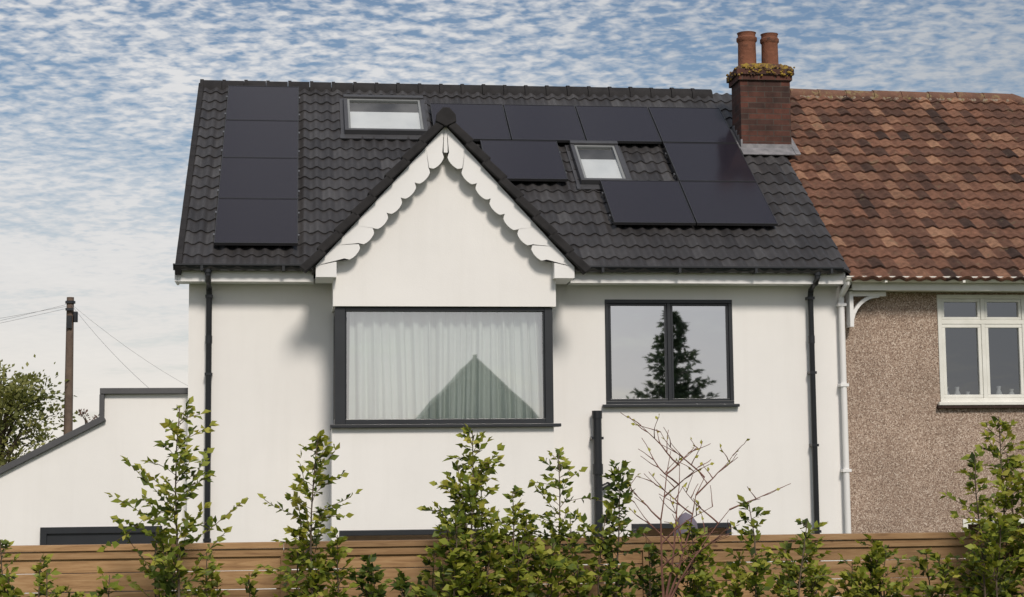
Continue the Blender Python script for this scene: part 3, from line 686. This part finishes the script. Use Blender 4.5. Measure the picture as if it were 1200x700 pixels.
for k in range(420):
    h_=random.uniform(.8,7.35); L=(7.65-h_)*.42*random.uniform(.4,1.15); az=random.uniform(0,6.28); d=Vector((math.cos(az),math.sin(az),-.05))
    q=Vector((0,0,h_)); n=max(3,int(L/.12))
    for m in range(n):
        q=q+d*L/n; d=(d+Vector((0,0,.04))).normalized()
        for z in range(4):
            P.append(q[:]);D.append((d+Vector((random.gauss(0,.7),random.gauss(0,.7),random.gauss(-.1,.4))))[:]);S.append(random.uniform(.14,.28));T.append(random.random())
b.obj('trunk',M_BARK,E); leafmesh('needles',P,D,S,M_CONIF,E,np.array(T),.4)
g=mk('ground',[(-400,-400,0),(400,-400,0),(400,400,0),(-400,400,0)],[(0,1,2,3)],M_GRASS)
# ============================================================ world
w=bpy.data.worlds.new('World'); sc.world=w; w.use_nodes=True; nt=w.node_tree; nt.nodes.clear()
SUN=Vector((.13,-.80,.70)).normalized(); el=math.asin(SUN.z); az=math.atan2(SUN.x,SUN.y)
sky=nt.nodes.new('ShaderNodeTexSky'); sky.sky_type='NISHITA'; sky.sun_disc=False; sky.sun_elevation=el; sky.sun_rotation=az
bg1=nt.nodes.new('ShaderNodeBackground'); nt.links.new(sky.outputs[0],bg1.inputs[0]); bg1.inputs[1].default_value=.08
bg2=nt.nodes.new('ShaderNodeBackground'); bg2.inputs[1].default_value=1.0
tc=nt.nodes.new('ShaderNodeTexCoord'); s=nt.nodes.new('ShaderNodeSeparateXYZ'); nt.links.new(tc.outputs['Generated'],s.inputs[0])
z=s.outputs[2]; zc=math_(nt,'MAXIMUM',z,0.0); den=math_(nt,'ADD',zc,.14)
cv=nt.nodes.new('ShaderNodeCombineXYZ'); nt.links.new(math_(nt,'DIVIDE',s.outputs[0],den),cv.inputs[0]); nt.links.new(math_(nt,'DIVIDE',s.outputs[1],den),cv.inputs[1])
mp=nt.nodes.new('ShaderNodeMapping'); mp.inputs['Rotation'].default_value=(0,0,.45); mp.inputs['Scale'].default_value=(.95,1.1,1); nt.links.new(cv.outputs[0],mp.inputs[0])
n1=noise(nt,30,2,.5,mp.outputs[0],.3); n2=noise(nt,2.6,4,.55,cv.outputs[0],.5); n3=noise(nt,75,2,.6,mp.outputs[0],.2)
fade=maprange(nt,z,.09,.27)
rip=math_(nt,'ADD',math_(nt,'MULTIPLY',math_(nt,'SUBTRACT',n1.outputs[0],.5),3.4),math_(nt,'MULTIPLY',math_(nt,'SUBTRACT',n3.outputs[0],.5),1.3))
rip=math_(nt,'MULTIPLY',rip,math_(nt,'ADD',math_(nt,'MULTIPLY',fade,.9),.10))
big=math_(nt,'MULTIPLY',math_(nt,'SUBTRACT',n2.outputs[0],.5),1.7)
cov=math_(nt,'ADD',math_(nt,'ADD',rip,big),math_(nt,'SUBTRACT',1.02,math_(nt,'MULTIPLY',fade,.60)),True)
cc=ramp(nt,[(0,(.46,.50,.55)),(.4,(.66,.67,.69)),(1,(.88,.86,.84))],math_(nt,'ADD',math_(nt,'MULTIPLY',n2.outputs[0],.75),math_(nt,'MULTIPLY',n1.outputs[0],.3))).outputs[0]
low=maprange(nt,z,.02,.17,1.0,0.0)
cc=mix(nt,math_(nt,'MULTIPLY',low,.75),cc,(.90,.83,.74))
east=maprange(nt,s.outputs[0],.05,.40,0.0,1.0); cc=mix(nt,math_(nt,'MULTIPLY',east,.7),cc,(.34,.38,.43))
nt.links.new(cc,bg2.inputs[0])
mx=nt.nodes.new('ShaderNodeMixShader'); nt.links.new(math_(nt,'MULTIPLY',cov,.94),mx.inputs[0]); nt.links.new(bg1.outputs[0],mx.inputs[1]); nt.links.new(bg2.outputs[0],mx.inputs[2])
ow=nt.nodes.new('ShaderNodeOutputWorld'); nt.links.new(mx.outputs[0],ow.inputs[0])
L=bpy.data.lights.new('sun','SUN'); L.energy=2.7; L.angle=math.radians(12); L.color=(1,.92,.82); lo=bpy.data.objects.new('sun',L); COL.objects.link(lo)
lo.rotation_euler=(-SUN).to_track_quat('-Z','Y').to_euler(); lo.location=(10,-15,20)
# ============================================================ camera
yaw,pitch,roll=.124,.104,-.010
fw=Vector((math.sin(yaw)*math.cos(pitch),math.cos(yaw)*math.cos(pitch),math.sin(pitch))); r0=Vector((math.cos(yaw),-math.sin(yaw),0)); u0=r0.cross(fw)
r_=r0*math.cos(roll)+u0*math.sin(roll); u_=-r0*math.sin(roll)+u0*math.cos(roll)
cd=bpy.data.cameras.new('camera'); cam=bpy.data.objects.new('camera',cd); COL.objects.link(cam)
M=Matrix(((r_.x,u_.x,-fw.x,-2.476),(r_.y,u_.y,-fw.y,-19.532),(r_.z,u_.z,-fw.z,2.584),(0,0,0,1))); cam.matrix_world=M
cd.sensor_width=36; cd.lens=60; cd.clip_end=2000; sc.camera=cam
sc.view_settings.view_transform='Standard'; sc.view_settings.look='None'; sc.view_settings.exposure=0
